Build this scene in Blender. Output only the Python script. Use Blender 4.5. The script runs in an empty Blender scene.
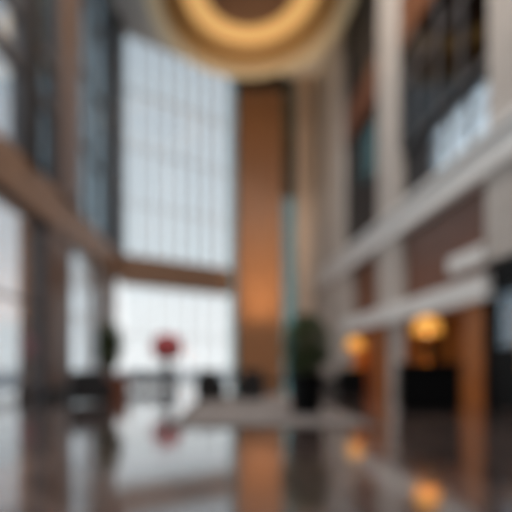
import bpy, bmesh, math, random
from mathutils import Vector, Matrix
random.seed(7)
PI = math.pi
sc = bpy.context.scene
C = sc.collection
CAM = 1.05          # camera height

# ------------------------------------------------------------------ materials
def nodes(name):
    m = bpy.data.materials.new(name); m.use_nodes = True
    nt = m.node_tree
    return m, nt, nt.nodes['Principled BSDF']
def mat(name, col, rough=.5, metal=0, var=.12, scale=6, bump=0, spec=.5, stretch=(1, 1, 1)):
    m, nt, b = nodes(name)
    tc = nt.nodes.new('ShaderNodeTexCoord'); mp = nt.nodes.new('ShaderNodeMapping')
    mp.inputs['Scale'].default_value = stretch
    nz = nt.nodes.new('ShaderNodeTexNoise'); nz.inputs['Scale'].default_value = scale; nz.inputs['Detail'].default_value = 5
    nt.links.new(tc.outputs['Object'], mp.inputs[0]); nt.links.new(mp.outputs[0], nz.inputs['Vector'])
    r = nt.nodes.new('ShaderNodeValToRGB')
    r.color_ramp.elements[0].position = .3; r.color_ramp.elements[1].position = .7
    r.color_ramp.elements[0].color = [c * (1 - var) for c in col] + [1]
    r.color_ramp.elements[1].color = [min(1, c * (1 + var)) for c in col] + [1]
    nt.links.new(nz.outputs['Fac'], r.inputs[0]); nt.links.new(r.outputs[0], b.inputs['Base Color'])
    b.inputs['Roughness'].default_value = rough; b.inputs['Metallic'].default_value = metal
    b.inputs['Specular IOR Level'].default_value = spec
    if bump:
        bp = nt.nodes.new('ShaderNodeBump'); bp.inputs['Strength'].default_value = bump
        nt.links.new(nz.outputs['Fac'], bp.inputs['Height']); nt.links.new(bp.outputs[0], b.inputs['Normal'])
    return m
def glow(name, col, strength, base=None):
    m, nt, b = nodes(name)
    b.inputs['Base Color'].default_value = (*(base or col), 1)
    b.inputs['Emission Color'].default_value = (*col, 1)
    nz = nt.nodes.new('ShaderNodeTexNoise'); nz.inputs['Scale'].default_value = 3
    mr = nt.nodes.new('ShaderNodeMapRange')
    mr.inputs['To Min'].default_value = strength * .9; mr.inputs['To Max'].default_value = strength * 1.1
    nt.links.new(nz.outputs['Fac'], mr.inputs[0]); nt.links.new(mr.outputs[0], b.inputs['Emission Strength'])
    return m
def glass(name, tint, gloss=.03):
    m = bpy.data.materials.new(name); m.use_nodes = True
    nt = m.node_tree; nt.nodes.clear()
    o = nt.nodes.new('ShaderNodeOutputMaterial'); mx = nt.nodes.new('ShaderNodeMixShader')
    t = nt.nodes.new('ShaderNodeBsdfTransparent'); g = nt.nodes.new('ShaderNodeBsdfGlossy')
    t.inputs[0].default_value = (*tint, 1); g.inputs['Roughness'].default_value = .03
    g.inputs[0].default_value = (.9, .95, 1, 1)
    lw = nt.nodes.new('ShaderNodeLayerWeight'); lw.inputs[0].default_value = .2
    ml = nt.nodes.new('ShaderNodeMath'); ml.operation = 'MULTIPLY_ADD'
    ml.inputs[1].default_value = .5; ml.inputs[2].default_value = gloss
    nt.links.new(lw.outputs['Fresnel'], ml.inputs[0]); nt.links.new(ml.outputs[0], mx.inputs[0])
    nt.links.new(t.outputs[0], mx.inputs[1]); nt.links.new(g.outputs[0], mx.inputs[2])
    nt.links.new(mx.outputs[0], o.inputs[0])
    return m
def floor_mat():
    m, nt, b = nodes('polished_marble')
    tc = nt.nodes.new('ShaderNodeTexCoord')
    br = nt.nodes.new('ShaderNodeTexBrick')
    br.offset = 0; br.inputs['Scale'].default_value = 1
    br.inputs['Brick Width'].default_value = 1.2; br.inputs['Row Height'].default_value = 1.2
    br.inputs['Mortar Size'].default_value = .006
    br.inputs['Color1'].default_value = (.16, .118, .108, 1); br.inputs['Color2'].default_value = (.105, .08, .077, 1)
    br.inputs['Mortar'].default_value = (.04, .035, .035, 1)
    nt.links.new(tc.outputs['Object'], br.inputs['Vector'])
    nz = nt.nodes.new('ShaderNodeTexNoise'); nz.inputs['Scale'].default_value = .9; nz.inputs['Detail'].default_value = 9
    nz.inputs['Distortion'].default_value = 1.6
    nt.links.new(tc.outputs['Object'], nz.inputs['Vector'])
    r = nt.nodes.new('ShaderNodeValToRGB')
    r.color_ramp.elements[0].position = .42; r.color_ramp.elements[0].color = (.62, .6, .6, 1)
    r.color_ramp.elements[1].position = .6; r.color_ramp.elements[1].color = (1.3, 1.25, 1.2, 1)
    nt.links.new(nz.outputs['Fac'], r.inputs[0])
    mx = nt.nodes.new('ShaderNodeMix'); mx.data_type = 'RGBA'; mx.blend_type = 'MULTIPLY'; mx.inputs[0].default_value = 1
    nt.links.new(br.outputs['Color'], mx.inputs[6]); nt.links.new(r.outputs[0], mx.inputs[7])
    nt.links.new(mx.outputs[2], b.inputs['Base Color'])
    b.inputs['Roughness'].default_value = .12
    b.inputs['Coat Weight'].default_value = 1
    b.inputs['Coat IOR'].default_value = 1.7
    b.inputs['Coat Roughness'].default_value = .085
    b.inputs['IOR'].default_value = 2.7
    return m

M = dict(
    floor=floor_mat(),
    ceiling=mat('ceiling_plaster', (.66, .67, .69), .8, scale=2, var=.05),
    pale=mat('pale_limestone', (.54, .50, .47), .45, scale=1.5, var=.08),
    beige=mat('beige_limestone', (.62, .48, .38), .5, scale=1.5, var=.08),
    white=mat('white_plaster', (.86, .87, .87), .5, scale=2, var=.03),
    bronze=mat('bronze_beam', (.29, .175, .115), .4, metal=.0, scale=3, var=.2, spec=.5),
    stone=mat('brown_stone_column', (.165, .105, .083), .35, scale=4, var=.25, stretch=(3, 3, .6)),
    mull=mat('window_mullion_paint', (.10, .10, .11), .4, var=.08),
    mull_pale=mat('pale_mullion_paint', (.62, .58, .55), .5, var=.06),
    mull_beige=mat('beige_mullion_paint', (.42, .33, .27), .5, var=.06),
    wood=mat('orange_wood_panel', (.50, .25, .125), .35, scale=5, var=.22, stretch=(6, 6, .5), spec=.4),
    woodp=mat('amber_wood_portal', (.40, .13, .026), .4, scale=5, var=.25, stretch=(6, 6, .5), spec=.3),
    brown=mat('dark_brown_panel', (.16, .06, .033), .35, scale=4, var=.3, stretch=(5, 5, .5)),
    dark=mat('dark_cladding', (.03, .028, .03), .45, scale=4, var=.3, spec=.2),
    black=mat('black_lacquer', (.006, .007, .008), .45, scale=8, var=.2, spec=.12),
    blackleather=mat('black_leather', (.02, .02, .024), .45, scale=30, var=.3, bump=.1),
    greyfab=mat('grey_brown_fabric', (.022, .02, .021), .85, scale=40, var=.2, bump=.15),
    bluefab=mat('blue_grey_fabric', (.16, .19, .23), .85, scale=40, var=.15, bump=.15),
    rug=mat('grey_rug_pile', (.28, .255, .25), .95, scale=60, var=.2, bump=.3, spec=.1),
    rugb=mat('dark_rug_border', (.15, .13, .125), .95, scale=60, var=.2, bump=.3, spec=.1),
    leaf=mat('green_leaf', (.12, .17, .07), .5, scale=20, var=.4),
    bark=mat('brown_bark', (.10, .065, .04), .8, scale=25, var=.4, bump=.3),
    soil=mat('soil', (.03, .02, .015), .95, scale=40, var=.5, bump=.5),
    terra=mat('terracotta', (.30, .11, .06), .7, scale=12, var=.2),
    red=mat('red_petal', (.85, .22, .25), .6, scale=10, var=.2),
    pink=mat('pink_petal', (.8, .35, .38), .6, scale=10, var=.2),
    vase=mat('grey_ceramic', (.30, .32, .35), .25, scale=10, var=.1),
    gold=mat('brushed_brass', (.62, .36, .12), .35, metal=1, scale=20, var=.1),
    goldpaint=mat('gold_painted_ring', (.55, .33, .12), .5, scale=5, var=.1),
    tan=glow('champagne_ring_added_glow', (.95, .78, .48), .12, (.8, .68, .47)),  # faint emission added to brighten the underlit tan ring
    ringglow=glow('ring_light_diffuser', (1.0, .56, .18), .6, (.6, .4, .2)),
    centre=mat('brown_centre_disc', (.30, .16, .09), .5, scale=5, var=.15),
    shade=glow('lit_amber_shade', (1.0, .42, .06), .75, (.7, .4, .12)),
    bulb=glow('warm_bulb', (1, .6, .25), 2.5),
    downlight=glow('downlight_lens', (1, .8, .55), 3),
    glass=glass('clear_window_glass', (.97, .985, .99)),
    glass_grey=glass('grey_tinted_glass', (.58, .64, .66), .04),
    glass_dark=glass('dark_tinted_glass', (.05, .07, .08), .04),
    glass_teal=glass('teal_tinted_glass', (.36, .50, .50), .05),
    glass_green=glass('green_tinted_glass', (.09, .12, .09), .06),
    pave=mat('pale_paving', (.62, .62, .62), .8, scale=1.5, var=.06),
)

# ------------------------------------------------------------------ geometry helpers
def prism(bm, poly, z0, z1):
    a = [bm.verts.new((x, y, z0)) for x, y in poly]
    b = [bm.verts.new((x, y, z1)) for x, y in poly]
    n = len(poly)
    bm.faces.new(list(reversed(a))); bm.faces.new(b)
    for i in range(n):
        bm.faces.new([a[i], a[(i + 1) % n], b[(i + 1) % n], b[i]])
def box(bm, x0, x1, y0, y1, z0, z1):
    prism(bm, [(x0, y0), (x1, y0), (x1, y1), (x0, y1)], z0, z1)
def lathe(bm, prof, n=32, c=(0, 0), close=False):
    rings = []
    for r, z in prof:
        if r < 1e-5: rings.append([bm.verts.new((c[0], c[1], z))])
        else: rings.append([bm.verts.new((c[0] + r * math.cos(2 * PI * i / n), c[1] + r * math.sin(2 * PI * i / n), z)) for i in range(n)])
    pairs = list(zip(rings, rings[1:])) + ([(rings[-1], rings[0])] if close else [])
    for a, b in pairs:
        for i in range(n):
            j = (i + 1) % n
            if len(a) == 1 and len(b) == 1: continue
            if len(a) == 1: bm.faces.new([a[0], b[i], b[j]])
            elif len(b) == 1: bm.faces.new([a[i], b[0], a[j]])
            else: bm.faces.new([a[i], b[i], b[j], a[j]])
def tube(bm, pts, rads, n=8):
    prev = None
    for k, p in enumerate(pts):
        p = Vector(p)
        d = (Vector(pts[min(k + 1, len(pts) - 1)]) - Vector(pts[max(k - 1, 0)])).normalized()
        u = d.cross(Vector((.3, .9, .1))).normalized(); v = d.cross(u)
        ring = [bm.verts.new(p + rads[k] * (math.cos(2 * PI * i / n) * u + math.sin(2 * PI * i / n) * v)) for i in range(n)]
        if prev:
            for i in range(n): bm.faces.new([prev[i], prev[(i + 1) % n], ring[(i + 1) % n], ring[i]])
        else: bm.faces.new(ring)
        prev = ring
    bm.faces.new(list(reversed(prev)))
def obj(name, bm, m, parent=None, bevel=0, smooth=False, seg=3):
    bmesh.ops.recalc_face_normals(bm, faces=bm.faces)
    me = bpy.data.meshes.new(name); bm.to_mesh(me); bm.free()
    me.materials.append(m)
    if smooth:
        for p in me.polygons: p.use_smooth = True
    o = bpy.data.objects.new(name, me); C.objects.link(o)
    if parent: o.parent = parent
    if bevel:
        md = o.modifiers.new('bevel', 'BEVEL'); md.width = bevel; md.segments = seg; md.limit_method = 'ANGLE'
        md.angle_limit = .6
    return o
def B(*boxes):
    bm = bmesh.new()
    for b in boxes: box(bm, *b)
    return bm
def L(prof, n=32, **k):
    bm = bmesh.new(); lathe(bm, prof, n, **k); return bm
def thing(name, label, cat, loc=(0, 0, 0), rotz=0, group=None):
    o = bpy.data.objects.new(name, None); C.objects.link(o); o.empty_display_size = .2
    o.location = loc; o.rotation_euler = (0, 0, rotz); o['label'] = label; o['category'] = cat
    if group: o['group'] = group
    return o
def tag(o, label, cat, group=None):
    o['label'] = label; o['category'] = cat
    if group: o['group'] = group
    return o
def struct(name, bm, m, **k):
    o = obj(name, bm, m, **k); o['kind'] = 'structure'; return o
def sroot(name):
    o = bpy.data.objects.new(name, None); C.objects.link(o); o['kind'] = 'structure'; return o
def dup(root, loc, rotz, label):
    r = root.copy(); C.objects.link(r); r.location = loc; r.rotation_euler = (0, 0, rotz); r['label'] = label
    for ch in list(root.children):
        c = ch.copy(); C.objects.link(c); c.parent = r
        for g in ch.children:
            d = g.copy(); C.objects.link(d); d.parent = c
    return r

# ------------------------------------------------------------------ wall frames
LX = -5.70                                    # left wall plane
def XR(d): return 6.94 - .060 * d            # right wall plane
def rfoot(d0, d1, o0, o1):                    # footprint along the right wall, offset outward
    return [(XR(d0) + o0, d0), (XR(d0) + o1, d0), (XR(d1) + o1, d1), (XR(d1) + o0, d1)]
A = Vector((LX, 21.2)); E = Vector((.12, 24.6))
U = (E - A).normalized(); N = Vector((-U.y, U.x)); WL = (E - A).length
def wfoot(t0, t1, o0, o1):                    # footprint along the angled window wall, offset outward
    return [tuple(A + U * t + N * o) for t, o in ((t0, o0), (t1, o0), (t1, o1), (t0, o1))]
ZC = 17.9 + CAM                               # ceiling
BZ0, BZ1 = 4.55 + CAM, 5.82 + CAM             # bronze beam on left and far wall
RZ0, RZ1 = 4.72 + CAM, 5.62 + CAM             # pale balcony band on the right

# ------------------------------------------------------------------ shell
struct('floor', B((-9.5, 10.5, -6, 27, -.3, 0)), M['floor'])
bmg = bmesh.new()
prism(bmg, [(-70, -20), (-9.5, -20), (-9.5, 27), (70, 27), (70, 110), (-70, 110)], -.35, -.02)
struct('ground_outside', bmg, M['pave'])
bmc = bmesh.new(); prism(bmc, [(-6.4, -6), (8.2, -6), (8.2, 25.5), (.3, 25.5), (.1, 24.98), tuple(A + N * .35), (-6.4, 21.55)], ZC, ZC + .4)
struct('ceiling', bmc, M['ceiling'])

# left wall: beam, glazing above and below
struct('trim_1', B((LX - .7, LX, -6, 21.2, BZ0, BZ1)), M['bronze'])
bmb = bmesh.new(); prism(bmb, wfoot(0, WL, -.02, .7), BZ0 - .12, BZ1 + .14)
struct('trim_2', bmb, M['bronze'])

def glazing(name, foot, s0, s1, z0, z1, nv, zs, mullion, pane, w=.1, dep=.28, off=.18, wh=None):
    wh = wh or w
    r = sroot(name)
    bm = bmesh.new()
    for i in range(nv + 1):
        s = s0 + (s1 - s0) * i / nv
        prism(bm, foot(max(s0, s - w / 2), min(s1, s + w / 2), off - dep / 2, off + dep / 2), z0, z1)
    for z in zs:
        prism(bm, foot(s0, s1, off - dep / 3, off + dep / 3), z - wh / 2, z + wh / 2)
    obj('window_frame', bm, mullion, r)
    bm = bmesh.new(); prism(bm, foot(s0, s1, off - .012, off + .012), z0, z1)
    obj('pane', bm, pane, r)
    return r
def lfoot(d0, d1, o0, o1): return [(LX - o0, d0), (LX - o1, d0), (LX - o1, d1), (LX - o0, d1)]
def zr(a, b, n): return [a + (b - a) * i / n for i in range(n + 1)]

glazing('window_1', wfoot, .15, WL - .05, BZ1, ZC, 8, zr(BZ1, ZC, 4), M['mull_beige'], M['glass'], w=.095, dep=.12, wh=.04)
glazing('window_2', wfoot, .15, WL - .05, .02, BZ0, 7, [.08, 2.7, BZ0 - .06], M['mull_pale'], M['glass'], w=.06, dep=.12)
glazing('window_3', lfoot, 15.4, 20.25, BZ1, ZC, 3, zr(BZ1, ZC, 4), M['mull'], M['glass_grey'], w=.14, dep=.2)
TZ = [8.3 + CAM, 9.8 + CAM, 13.2 + CAM]
glazing('window_4', lfoot, 11.95, 13.35, BZ1, ZC, 1, TZ, M['mull'], M['glass_grey'], w=.25, dep=.3)
glazing('window_13', lfoot, -6, 11.25, BZ1, ZC, 8, TZ, M['mull'], M['glass'], w=.4, dep=.3)
glazing('window_5', lfoot, 14.45, 17.9, .02, BZ0, 2, [.08, 2.9, BZ0 - .06], M['mull_pale'], M['glass'], w=.08, dep=.14)
glazing('window_6', lfoot, -6, 12.5, .02, BZ0, 5, [.08, 2.9, BZ0 - .06], M['mull'], M['glass'], w=.08, dep=.16)

def column(name, label, bm, m, group=None, bevel=.02):
    return tag(obj(name, bm, m, bevel=bevel), label, 'column', group)
def foot_obj(foots):
    bm = bmesh.new()
    for p, z0, z1 in foots: prism(bm, p, z0, z1)
    return bm
# lower and upper columns, left wall
def stone_column(label, y0, y1, x0, x1, z0, z1, m=M['stone']):
    t = thing('column', label, 'column', ((x0 + x1) / 2, (y0 + y1) / 2, z0))
    hx, hy, h = (x1 - x0) / 2, (y1 - y0) / 2, z1 - z0
    base = .35 if z0 < 1 else .15
    obj('shaft', B((-hx, hx, -hy, hy, base, h - .15)), m, t, bevel=.03)
    obj('base', B((-hx - .05, hx + .05, -hy - .05, hy + .05, 0, base)), M['dark'] if z0 < 1 else m, t, bevel=.015)
    obj('capital', B((-hx - .04, hx + .04, -hy - .04, hy + .04, h - .15, h)), m, t, bevel=.015)
    return t
stone_column('thick brown stone column standing on the floor beside the grey glass, under the beam', 12.55, 14.4, -6.62, -5.68, 0, BZ0)
stone_column('slimmer brown corner column behind the potted tree, holding up the beam', 17.95, 20.1, -6.35, -5.72, 0, BZ0)
stone_column('tall brown pillar rising from the beam to the ceiling between grey window walls', 13.45, 15.2, -6.3, -5.64, BZ1, ZC)
stone_column('dark slate pillar above the beam between two tall window bays, nearest the viewer', 11.27, 11.93, -6.2, -5.62, BZ1, ZC, M['dark'])
column('corner_pillar', 'dark corner pillar where the grey glazing meets the bright window wall',
       foot_obj([([(-6.3, 20.25), (-5.6, 20.25), (-5.55, 21.25), (-5.75, 21.6), (-6.3, 21.6)], BZ1, ZC)]), M['mull'])

# far wall: right of the window
struct('wall_back', B((-6.4, 8.2, -6.3, -6.0, 0, ZC)), M['stone'])
struct('wall_far', foot_obj([([(.35, 25.05), (3.1, 25.05), (3.1, 25.5), (.35, 25.5)], 0, ZC), ([(4.08, 25.05), (6.2, 25.05), (6.2, 25.5), (4.08, 25.5)], 0, ZC)]), M['pale'])
# dark glass strips either side of the wood panel
def strip(name, x0, x1, y, m, z1=ZC, z0=0):
    r = sroot(name)
    obj('pane', B((x0, x1, y, y + .03, z0, z1)), m, r)
    obj('window_frame', B((x0, x0 + .05, y - .05, y, z0, z1), (x1 - .05, x1, y - .05, y, z0, z1),
        *[(x0, x1, y - .04, y, z - .03, z + .03) for z in zr(z0 + .05, z1 - .05, 9)]), M['mull'], r)
strip('window_7', .08, .44, 24.5, M['glass_teal'])
strip('window_8', 3.24, 4.06, 24.85, M['glass_green'], z0=11.5)
strip('window_12', 3.24, 4.06, 24.85, M['glass_teal'], z1=11.5)
column('beige_pilaster', 'beige stone pilaster on the far wall beyond the green glass strip',
       B((4.08, 5.2, 24.6, 25.04, 0, ZC - .01)), M['beige'])

# tall wood panel
wp = thing('wood_feature_wall', 'tall orange wood feature panel rising from floor to ceiling', 'wall panel', (1.86, 24.62, 0))
obj('backing', B((-1.4, 1.36, -.1, .2, .12, 17.9)), M['wood'], wp)
obj('slats', B(*[(-1.36 + i * .2, -1.36 + i * .2 + .12, -.22, -.1, .12, 17.9) for i in range(14)]), M['wood'], wp)
obj('plinth', B((-1.42, 1.42, -.26, .2, 0, .12)), M['dark'], wp)
obj('top_cap', B((-1.42, 1.38, -.28, .2, 17.9, ZC - .01)), M['dark'], wp)

# ------------------------------------------------------------------ right wall
struct('trim_3', foot_obj([(rfoot(-6, 25.0, -.12, .9), RZ0, RZ1)]), M['white'])
struct('trim_4', foot_obj([(rfoot(-6, 25.0, -.22, -.12), RZ1 - .14, RZ1 + .03)]), M['white'])
# upper pilasters
def pil(label, d0, d1, z0, z1, o=.0, m=M['pale'], cap=True):
    t = thing('pilaster', label, 'column', (XR((d0 + d1) / 2), (d0 + d1) / 2, z0))
    cx, cy = t.location.x, t.location.y
    loc = lambda p: [(x - cx, y - cy) for x, y in p]
    obj('shaft', foot_obj([(loc(rfoot(d0, d1, o, .28)), .0, z1 - z0 - .25)]), m, t, bevel=.03)
    obj('capital', foot_obj([(loc(rfoot(d0 - .05, d1 + .05, o - .06, .28)), z1 - z0 - .25, z1 - z0)]), m, t, bevel=.02)
    return t
pil('pale stone pilaster above the balcony band, deep in the corner by the far wall', 20.5, 24.4, RZ1 + .035, ZC - .01)
pil('pale stone pilaster above the balcony band between the slim and the wide dark bay', 14.5, 16.2, RZ1 + .035, ZC - .01)
pil('wide pale grey pilaster above the balcony band past the wide dark bay', 7.6, 9.85, RZ1 + .035, ZC - .01)
# dark recessed bays
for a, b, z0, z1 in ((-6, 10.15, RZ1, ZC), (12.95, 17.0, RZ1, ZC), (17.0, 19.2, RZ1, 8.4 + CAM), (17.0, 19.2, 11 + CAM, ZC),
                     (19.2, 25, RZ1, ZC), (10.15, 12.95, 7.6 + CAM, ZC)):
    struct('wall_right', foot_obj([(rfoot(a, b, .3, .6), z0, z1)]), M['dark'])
glazing('window_9', rfoot, 10.15, 12.95, RZ1, 7.6 + CAM, 3, [6.9 + CAM], M['mull'], M['glass'], w=.06, dep=.08, off=.36)
glazing('window_10', rfoot, 17.0, 19.2, 8.4 + CAM, 11 + CAM, 2, [], M['mull'], M['glass_teal'], w=.06, dep=.08, off=.36)
glazing('window_11', rfoot, 9.9, 14.55, 7.8 + CAM, 12.4 + CAM, 4, zr(7.8 + CAM, 12.4 + CAM, 2), M['mull'], M['glass_dark'], w=.12, dep=.2, off=.18)
struct('trim_5', foot_obj([(rfoot(11.6, 14.45, .05, .28), 11.4 + CAM, 13.2 + CAM)]), M['brown'])
struct('trim_6', foot_obj([(rfoot(16.3, 20.4, .15, .29), 11.2 + CAM, 13 + CAM)]), M['brown'])

# middle level: brown panels between band and fascia, pale piers
FZ0, FZ1 = 1.62 + CAM, 2.22 + CAM
struct('wall_right_middle', foot_obj([(rfoot(-6, 25, .45, .8), FZ1, RZ0)]), M['pale'])
def panel(label, d0, d1, z0, z1):
    o = obj('brown_panel', foot_obj([(rfoot(d0, d1, .2, .44), z0, z1)]), M['brown'], bevel=.02)
    return tag(o, label, 'wall panel', 'brown wall panels under the balcony band')
panel('dark brown wall panel under the balcony band above the amber wood portal', 9.95, 14.3, FZ1 + .02, RZ0 - .02)
panel('narrow brown wall panel under the balcony band above the doorway farther back', 16.2, 19.2, FZ1 + .02, RZ0 - .02)
for a, b, z in ((14.32, 16.18, FZ1), (19.22, 24.5, FZ1), (8.9, 9.93, FZ1 + .75)):
    struct('wall_right_pier', foot_obj([(rfoot(a, b, .0, .44), z, RZ0)]), M['pale'])
# white fascia
struct('trim_8', foot_obj([(rfoot(9.96, 11.4, -.05, .19), 2.62 + CAM, 3.05 + CAM)]), M['white'])
struct('trim_7', foot_obj([(rfoot(9.6, 19.6, -.25, .44), FZ0, FZ1)]), M['white'])
# lower storey piers
struct('wall_right_lower', foot_obj([
    (rfoot(14.1, 15.2, 0, .44), 0, FZ0), (rfoot(19.0, 24.5, 0, .44), 0, FZ0), (rfoot(19.6, 24.5, 0, .44), FZ0, FZ1)]), M['pale'])
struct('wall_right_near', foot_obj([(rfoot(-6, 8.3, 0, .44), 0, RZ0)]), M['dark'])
# recess shells behind the two openings: dark brown wood
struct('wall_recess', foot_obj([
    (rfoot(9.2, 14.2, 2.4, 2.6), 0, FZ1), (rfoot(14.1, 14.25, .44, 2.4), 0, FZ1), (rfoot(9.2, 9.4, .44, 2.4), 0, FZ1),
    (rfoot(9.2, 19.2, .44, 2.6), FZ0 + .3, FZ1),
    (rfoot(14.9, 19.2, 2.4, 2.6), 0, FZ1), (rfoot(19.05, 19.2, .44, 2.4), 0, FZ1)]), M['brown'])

def portal(label, d0, d1, w, z1):
    t = thing('wood_portal', label, 'doorway frame', (XR(d0), d0, 0))
    cx, cy = XR(d0), d0
    loc = lambda p: [(x - cx, y - cy) for x, y in p]
    obj('post', foot_obj([(loc(rfoot(d0, d0 + w, -.12, .5)), 0, z1)]), M['woodp'], t, bevel=.02)
    obj('post', foot_obj([(loc(rfoot(d1 - .3, d1, -.05, .5)), 0, z1)]), M['woodp'], t, bevel=.02)
    obj('back_panel', foot_obj([(loc(rfoot(d0, d1, 1.1, 1.2)), .05, z1)]), M['woodp'], t)
    obj('lintel', foot_obj([(loc(rfoot(d0 + w, d1 - .3, -.05, .5)), z1 - .16, z1)]), M['woodp'], t, bevel=.02)
    return t
portal('amber wood portal framing the recess next to the dark glass door', 9.85, 13.95, .75, FZ0 - .01)
portal('amber wood portal framing the recess farther back past the pale pier', 15.3, 18.9, .8, FZ0 - .01)

# dark glass door at the right edge
dr = sroot('door_1')
obj('door_frame', foot_obj([(rfoot(8.3, 8.45, -.08, .3), 0, 3.5), (rfoot(9.68, 9.83, -.08, .3), 0, 3.5),
                            (rfoot(8.45, 9.68, -.08, .3), 2.85, 3.5), (rfoot(8.45, 9.68, -.02, .1), .02, 1.5)]), M['black'], dr)
obj('pane', foot_obj([(rfoot(8.45, 9.68, .04, .07), 1.5, 2.85)]), glass('door_glass', (.6, .72, .8), .1), dr)
bm = bmesh.new(); tube(bm, [(XR(8.7) - .1, 8.7, .9), (XR(8.7) - .1, 8.7, 1.9)], [.02, .02], 10)
obj('door_handle', bm, M['gold'], dr, smooth=True)
struct('wall_right_over_door', foot_obj([(rfoot(8.3, 9.85, .0, .44), 3.62, FZ1 + .72)]), M['pale'])

# ------------------------------------------------------------------ chandelier
ch = thing('ring_chandelier', 'huge round stepped gold ceiling light with a glowing ring', 'chandelier', (.95, 18.2, 0))
def ring(r0, r1, z0, z1, n=96): return L([(r0, z0), (r1, z0), (r1, z1), (r0, z1)], n, close=True)
zc = CAM
o = obj('outer_ring', ring(4.12, 4.72, 16.5 + zc, ZC - .001), M['tan'], ch, smooth=False)
o['label'] = 'champagne coloured outer ring'
o = obj('stepped_ring', L([(3.16, 17.15 + zc), (3.6, 16.98 + zc), (3.78, 16.85 + zc), (4.12, 16.7 + zc), (4.12, ZC - .002), (3.16, ZC - .002)], 96, close=True), M['goldpaint'], ch)
o['label'] = 'darker gold stepped ring'
o = obj('diffuser_ring', ring(2.15, 3.15, 17.2 + zc, 17.45 + zc), M['ringglow'], ch)
o['label'] = 'glowing amber diffuser ring'
o = obj('centre_disc', L([(0, 17.45 + zc), (1.2, 17.42 + zc), (1.84, 17.3 + zc), (2.14, 17.28 + zc), (2.14, 17.7 + zc), (0, 17.7 + zc)], 96), M['centre'], ch)
o['label'] = 'brown centre disc'
for i in range(6):
    a = i * PI / 3
    bm = bmesh.new(); tube(bm, [(2.6 * math.cos(a), 2.6 * math.sin(a), 17.44 + zc), (2.6 * math.cos(a), 2.6 * math.sin(a), ZC + .02)], [.03, .03])
    obj('hanging_rod', bm, M['gold'], ch)
bm = bmesh.new(); tube(bm, [(0, 0, 17.69 + zc), (0, 0, ZC + .02)], [.08, .08], 12); obj('stem', bm, M['gold'], ch)

# ------------------------------------------------------------------ furniture
def px(x, D): return (x - 230) / 400 * D
def armchair(name, label, m, loc, rotz, w=.9, h=.8, legm=M['black'], group=None):
    t = thing(name, label, 'armchair', loc, rotz, group)
    hw = w / 2
    obj('seat', B((-hw + .1, hw - .1, -.38, .3, .07, .34)), m, t, bevel=.03)
    obj('cushion', B((-hw + .13, hw - .13, -.4, .22, .345, .47)), m, t, bevel=.045)
    bm = bmesh.new(); box(bm, -hw + .08, hw - .08, .22, .4, .07, h)
    for v in bm.verts:
        if v.co.z > .5: v.co.y += .08
    obj('backrest', bm, m, t, bevel=.06)
    for s in (-1, 1):
        obj('armrest', B((s * hw - (.13 if s > 0 else 0), s * hw + (.13 if s < 0 else 0), -.38, .38, .07, .6)), m, t, bevel=.045)
        for y in (-.32, .32):
            bm = bmesh.new(); tube(bm, [(s * (hw - .07), y, 0), (s * (hw - .09), y * .95, .08)], [.015, .025], 10)
            obj('leg', bm, legm, t, smooth=True)
    return t
rug = tag(obj('rug', B((-1.02, 2.6, 6.85, 14.2, 0.0, .022)), M['rug'], bevel=.008), 'large grey rug lying on the polished floor under the two armchairs', 'rug')
obj('border', B((-1.02, 2.6, 6.85, 7.0, .022, .027), (-1.02, 2.6, 14.05, 14.2, .022, .027), (-1.02, -.87, 7.0, 14.05, .022, .027), (2.45, 2.6, 7.0, 14.05, .022, .027)), M['rugb'], rug)
GC = 'dark armchairs around the lobby'
c0 = armchair('armchair', 'dark grey armchair on the rug in front of the bright window', M['greyfab'], (px(210, 12.1), 12.1, .04), .15, w=.86, h=.9, group=GC)
dup(c0, (px(250, 12.3), 12.3, .04), -.2, 'dark grey armchair on the rug in front of the orange wood panel')
armchair('armchair', 'black leather armchair beside the terracotta pot, near the brown stone column', M['blackleather'], (px(90, 11.3), 11.3, 0), .5, w=1.15, h=.92, group=GC)
dup(c0, (px(336, 15.5), 15.5, 0), -1.2, 'dark grey armchair behind the tall black planter towards the pale wall')

# blue grey sofa
sf = thing('sofa', 'long low blue-grey sofa standing before the bright window wall', 'sofa', (px(152, 19), 19, 0), .25)
obj('seat', B((-1.2, 1.2, -.42, .35, .16, .33)), M['bluefab'], sf, bevel=.03)
obj('backrest', B((-1.28, 1.28, .28, .48, .16, .76)), M['bluefab'], sf, bevel=.05)
for s in (-1, 1):
    obj('armrest', B((s * 1.2 - .08, s * 1.2 + .08, -.42, .28, .16, .58)), M['bluefab'], sf, bevel=.04)
    obj('cushion', B((-1.1 if s < 0 else .01, -.01 if s < 0 else 1.1, -.43, .26, .335, .46)), M['bluefab'], sf, bevel=.04)
    for y in (-.36, .4):
        bm = bmesh.new(); tube(bm, [(s * 1.12, y, 0), (s * 1.12, y, .17)], [.02, .025], 8); obj('leg', bm, M['black'], sf)

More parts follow.
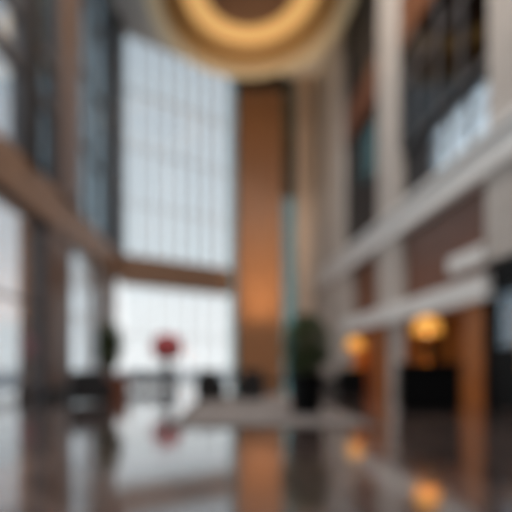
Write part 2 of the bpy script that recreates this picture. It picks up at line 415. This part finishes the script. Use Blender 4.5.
# pedestal table and the red bouquet
T = (px(167, 17.3), 17.3)
pt = thing('pedestal_table', 'round dark grey pedestal table carrying the vase of red flowers', 'table', (T[0], T[1], 0))
obj('tabletop', L([(0, .78), (.46, .78), (.48, .8), (.48, .82), (.46, .84), (0, .84)], 40), M['bluefab'], pt)
obj('pedestal', L([(0, .04), (.12, .04), (.07, .12), (.06, .6), (.12, .78), (0, .78)], 24), M['dark'], pt, smooth=True)
obj('base', L([(0, 0), (.3, 0), (.3, .03), (.12, .05), (0, .05)], 32), M['dark'], pt)
fv = thing('flower_vase', 'grey vase with a big round bouquet of red and pink flowers', 'vase of flowers', (T[0], T[1], .84))
obj('vase', L([(0, 0), (.12, 0), (.17, .12), (.15, .28), (.09, .38), (.11, .43), (.09, .43), (.07, .38), (.08, .1), (0, .06)], 32), M['vase'], fv, smooth=True)
bm = bmesh.new(); ends = []
for i in range(80):
    k = i + .5; ph = math.acos(1 - 1.7 * k / 80); th = PI * (1 + 5 ** .5) * k
    e = Vector((.58 * math.sin(ph) * math.cos(th), .58 * math.sin(ph) * math.sin(th), 1.0 + .52 * math.cos(ph)))
    ends.append(e); tube(bm, [(0, 0, .3), tuple(e * .5 + Vector((0, 0, .2))), tuple(e)], [.006, .006, .005], 5)
obj('stems', bm, M['leaf'], fv)
def blossom(m):
    bm = bmesh.new()
    for lay, (nn, r, tilt) in enumerate([(7, .2, .25), (6, .15, .8), (5, .1, 1.2)]):
        for i in range(nn):
            a = 2 * PI * i / nn + lay * .4
            d = Vector((math.cos(a), math.sin(a), 0)); s = Vector((-d.y, d.x, 0)); up = Vector((0, 0, 1))
            tip = d * r * math.cos(tilt) + up * r * math.sin(tilt)
            q = [Vector((0, 0, 0)), tip * .55 + s * r * .42, tip + s * r * .2, tip - s * r * .2, tip * .55 - s * r * .42]
            bm.faces.new([bm.verts.new(p) for p in q])
    me = bpy.data.meshes.new('blossom'); bm.to_mesh(me); bm.free(); me.materials.append(m); return me
bl = [blossom(M['red']), blossom(M['pink'])]
for i, e in enumerate(ends):
    o = bpy.data.objects.new('blossom', bl[0 if i % 4 else 1]); C.objects.link(o); o.parent = fv
    o.location = e
    o.rotation_euler = (e - Vector((0, 0, 1.0))).to_track_quat('Z', 'Y').to_euler()

# planters
def foliage(n, c, rad, size, seed, squash=1.3):
    rnd = random.Random(seed); bm = bmesh.new()
    for _ in range(n):
        while True:
            p = Vector((rnd.uniform(-1, 1), rnd.uniform(-1, 1), rnd.uniform(-1, 1)))
            if .25 < p.length < 1: break
        q = Vector(c) + Vector((p.x * rad, p.y * rad, p.z * rad * squash))
        d = (p + Vector((rnd.uniform(-.6, .6), rnd.uniform(-.6, .6), rnd.uniform(-.5, .4)))).normalized()
        s = d.cross(Vector((rnd.uniform(-.4, .4), rnd.uniform(-.4, .4), 1))).normalized(); up = s.cross(d)
        l = size * rnd.uniform(.7, 1.3); w = l * .2
        a = [q, q + d * l * .35 + s * w + up * .02, q + d * l + up * -.04 * l, q + d * l * .35 - s * w + up * .02]
        v = [bm.verts.new(x) for x in a]
        bm.faces.new([v[0], v[1], v[2]]); bm.faces.new([v[0], v[2], v[3]])
    return bm
pl = thing('potted_plant', 'bushy green plant in a tall black planter, standing free in mid-lobby', 'potted plant', (px(306, 8.7), 8.7, .03))
obj('planter', L([(0, 0), (.3, 0), (.32, .03), (.38, .82), (.4, .86), (.34, .86), (.32, .78), (0, .76)], 40), M['black'], pl, smooth=False)
obj('soil', L([(0, .765), (.29, .765), (.29, .785), (0, .8)], 32), M['soil'], pl)
bm = bmesh.new()
for i in range(6):
    a = i * PI / 3 + .3
    tube(bm, [(.06 * math.cos(a), .06 * math.sin(a), .76), (.1 * math.cos(a), .1 * math.sin(a), 1.2), (.2 * math.cos(a), .2 * math.sin(a), 1.65)], [.018, .014, .008], 6)
obj('stem', bm, M['bark'], pl)
obj('foliage', foliage(800, (0, 0, 1.45), .43, .22, 3, 1.35), M['leaf'], pl)

pt2 = thing('potted_tree', 'slender green tree in a terracotta pot by the brown corner column', 'potted tree', (px(116, 13.7), 13.7, 0))
obj('pot', L([(0, 0), (.36, 0), (.38, .03), (.46, .62), (.5, .64), (.5, .74), (.44, .74), (.4, .64), (0, .62)], 40), M['terra'], pt2)
obj('soil', L([(0, .625), (.35, .625), (.35, .65), (0, .67)], 32), M['soil'], pt2)
bm = bmesh.new(); tube(bm, [(0, 0, .6), (-.08, 0, 1.0), (-.2, 0, 1.5), (-.24, 0, 2.1)], [.045, .035, .03, .015], 10)
for i in range(7):
    a = i * 2.4; z = 1.25 + i * .12
    tube(bm, [(-.16, 0, z), (-.2 + .18 * math.cos(a), .18 * math.sin(a), z + .2), (-.2 + .3 * math.cos(a), .3 * math.sin(a), z + .3)], [.015, .01, .005], 6)
obj('trunk', bm, M['bark'], pt2)
obj('foliage', foliage(1100, (-.22, 0, 1.75), .36, .2, 5, 1.9), M['leaf'], pt2)

# black desks with amber lamps
def desk(label, loc, rotz, w=1.1, h=1.12):
    t = thing('reception_desk', label, 'desk', loc, rotz, 'black desks in front of the wood portals')
    hw = w / 2
    obj('body', B((-hw, hw, -.28, .3, .1, h - .06)), M['black'], t, bevel=.02)
    obj('counter_top', B((-hw - .05, hw + .05, -.34, .34, h - .06, h)), M['black'], t, bevel=.012)
    obj('plinth', B((-hw + .05, hw - .05, -.24, .26, 0, .1)), M['dark'], t)
    obj('front_panel', B((-hw + .08, hw - .08, -.305, -.28, .18, h - .14)), M['black'], t, bevel=.008)
    return t
d1 = desk('black reception desk before the amber wood portal, next to the dark glass door', (px(427, 9.0), 9.0, 0), -.25, w=1.2)
d2 = dup(d1, (px(351, 13.4), 13.4, 0), -.2, 'black reception desk standing farther back, past the pale pier'); d2.scale = (.75, 1, .88)
def lamp(label, loc, s=1.0):
    t = thing('table_lamp', label, 'table lamp', loc, 0, 'amber table lamps on the desks'); t.scale = (s, s, s)
    obj('base', L([(0, 0), (.16, 0), (.16, .02), (.05, .05), (.025, .1), (0, .1)], 32), M['gold'], t, smooth=True)
    obj('stem', L([(0, .09), (.018, .09), (.03, .2), (.018, .5), (.018, .72), (0, .72)], 16), M['gold'], t, smooth=True)
    o = obj('lamp_shade', L([(.34, .76), (.345, .76), (.32, .98), (.22, 1.14), (.06, 1.2), (.05, 1.195), (.21, 1.13), (.31, .975)], 48, close=True), M['shade'], t, smooth=True)
    o['label'] = 'glowing amber dome shade'
    obj('bulb', L([(0, .72), (.04, .74), (.06, .82), (.04, .89), (0, .91)], 20), M['bulb'], t, smooth=True)
    return t
lamp('glowing amber dome lamp on the black desk next to the dark glass door', (px(427, 9.05), 9.05, 1.122), .88)
lamp('smaller-looking glowing amber dome lamp on the black desk farther back', (px(355, 13.4), 13.4, .99), .85)

# floor uplights washing the wood panel
up = thing('floor_uplight', 'small black uplight on the floor at the foot of the wood panel, window side', 'spotlight', (1.15, 22.6, 0), 0, 'uplights under the wood panel')
obj('housing', L([(0, 0), (.12, 0), (.12, .16), (.1, .18), (.1, .1), (0, .1)], 24), M['black'], up)
obj('lens', L([(0, .105), (.098, .105), (.098, .13), (0, .13)], 24), M['downlight'], up)
dup(up, (2.6, 22.6, 0), 0, 'small black uplight on the floor at the foot of the wood panel, pilaster side')

# ------------------------------------------------------------------ lights
def light(name, typ, loc, energy, col, target=None, **k):
    l = bpy.data.lights.new(name, typ); l.energy = energy; l.color = col
    for a, v in k.items(): setattr(l, a, v)
    o = bpy.data.objects.new(name, l); C.objects.link(o); o.location = loc
    if target: o.rotation_euler = (Vector(target) - Vector(loc)).to_track_quat('-Z', 'Y').to_euler()
    return o
warm = (1, .68, .38)
for x in (1.15, 2.6):
    light('uplight_beam', 'SPOT', (x, 22.6, .2), 2300, warm, (1.9, 24.6, 17), spot_size=.85, spot_blend=1, shadow_soft_size=.1)
light('desk_lamp_light', 'POINT', (px(428, 9.05), 9.05, 2.0), 12, (1, .6, .25), shadow_soft_size=.07)
light('desk_lamp_light', 'POINT', (px(360, 13.4), 13.4, 1.85), 14, (1, .6, .25), shadow_soft_size=.07)
for D, e in ((11.3, 11), (16.6, 85)):
    light('recess_fill', 'AREA', (XR(D) + .75, D, FZ0 + .2), e, (1, .6, .28), (XR(D) + .9, D, 0), shape='DISK', size=.6)  # unseen warm fill added to brighten the recess panels, no fixture
for x, y, e in ((-3, 12, 320), (3, 12, 650), (-3, 5, 420), (3, 5, 650)):
    light('ceiling_fill', 'AREA', (x, y, ZC - .05), e, (1, .92, .84), (x, y, 0), shape='DISK', size=.8)  # fixtureless fill added below the ceiling to lift the whole hall

# world: bright overcast sky
w = bpy.data.worlds.new('sky'); sc.world = w; w.use_nodes = True
nt = w.node_tree; bg = nt.nodes['Background']
tc = nt.nodes.new('ShaderNodeTexCoord'); sp = nt.nodes.new('ShaderNodeSeparateXYZ')
nt.links.new(tc.outputs['Generated'], sp.inputs[0])
r = nt.nodes.new('ShaderNodeValToRGB')
r.color_ramp.elements[0].position = .0; r.color_ramp.elements[0].color = (.73, .745, .75, 1)
r.color_ramp.elements[1].position = .8; r.color_ramp.elements[1].color = (.26, .31, .36, 1)
for p, c in ((.15, (.67, .69, .70)), (.24, (.54, .59, .62)), (.45, (.46, .51, .55))):
    e = r.color_ramp.elements.new(p); e.color = (*c, 1)
nt.links.new(sp.outputs['Z'], r.inputs[0]); nt.links.new(r.outputs[0], bg.inputs['Color'])
bg.inputs['Strength'].default_value = 1.5

# ------------------------------------------------------------------ camera
cd = bpy.data.cameras.new('camera'); cam = bpy.data.objects.new('camera', cd); C.objects.link(cam)
cam.location = (0, 0, CAM); cam.rotation_euler = (PI / 2, 0, 0)
cd.sensor_width = 36; cd.lens = 36 * 400 / 512
cd.shift_x = 26 / 512; cd.shift_y = 110 / 512
cd.clip_end = 300
DOF = True
cd.dof.use_dof = DOF; cd.dof.focus_distance = .8
cd.dof.aperture_fstop = .64
sc.camera = cam
vs = sc.view_settings
vs.view_transform = 'Standard'; vs.look = 'None'; vs.gamma = 1; vs.use_curve_mapping = False
vs.exposure = 0.0
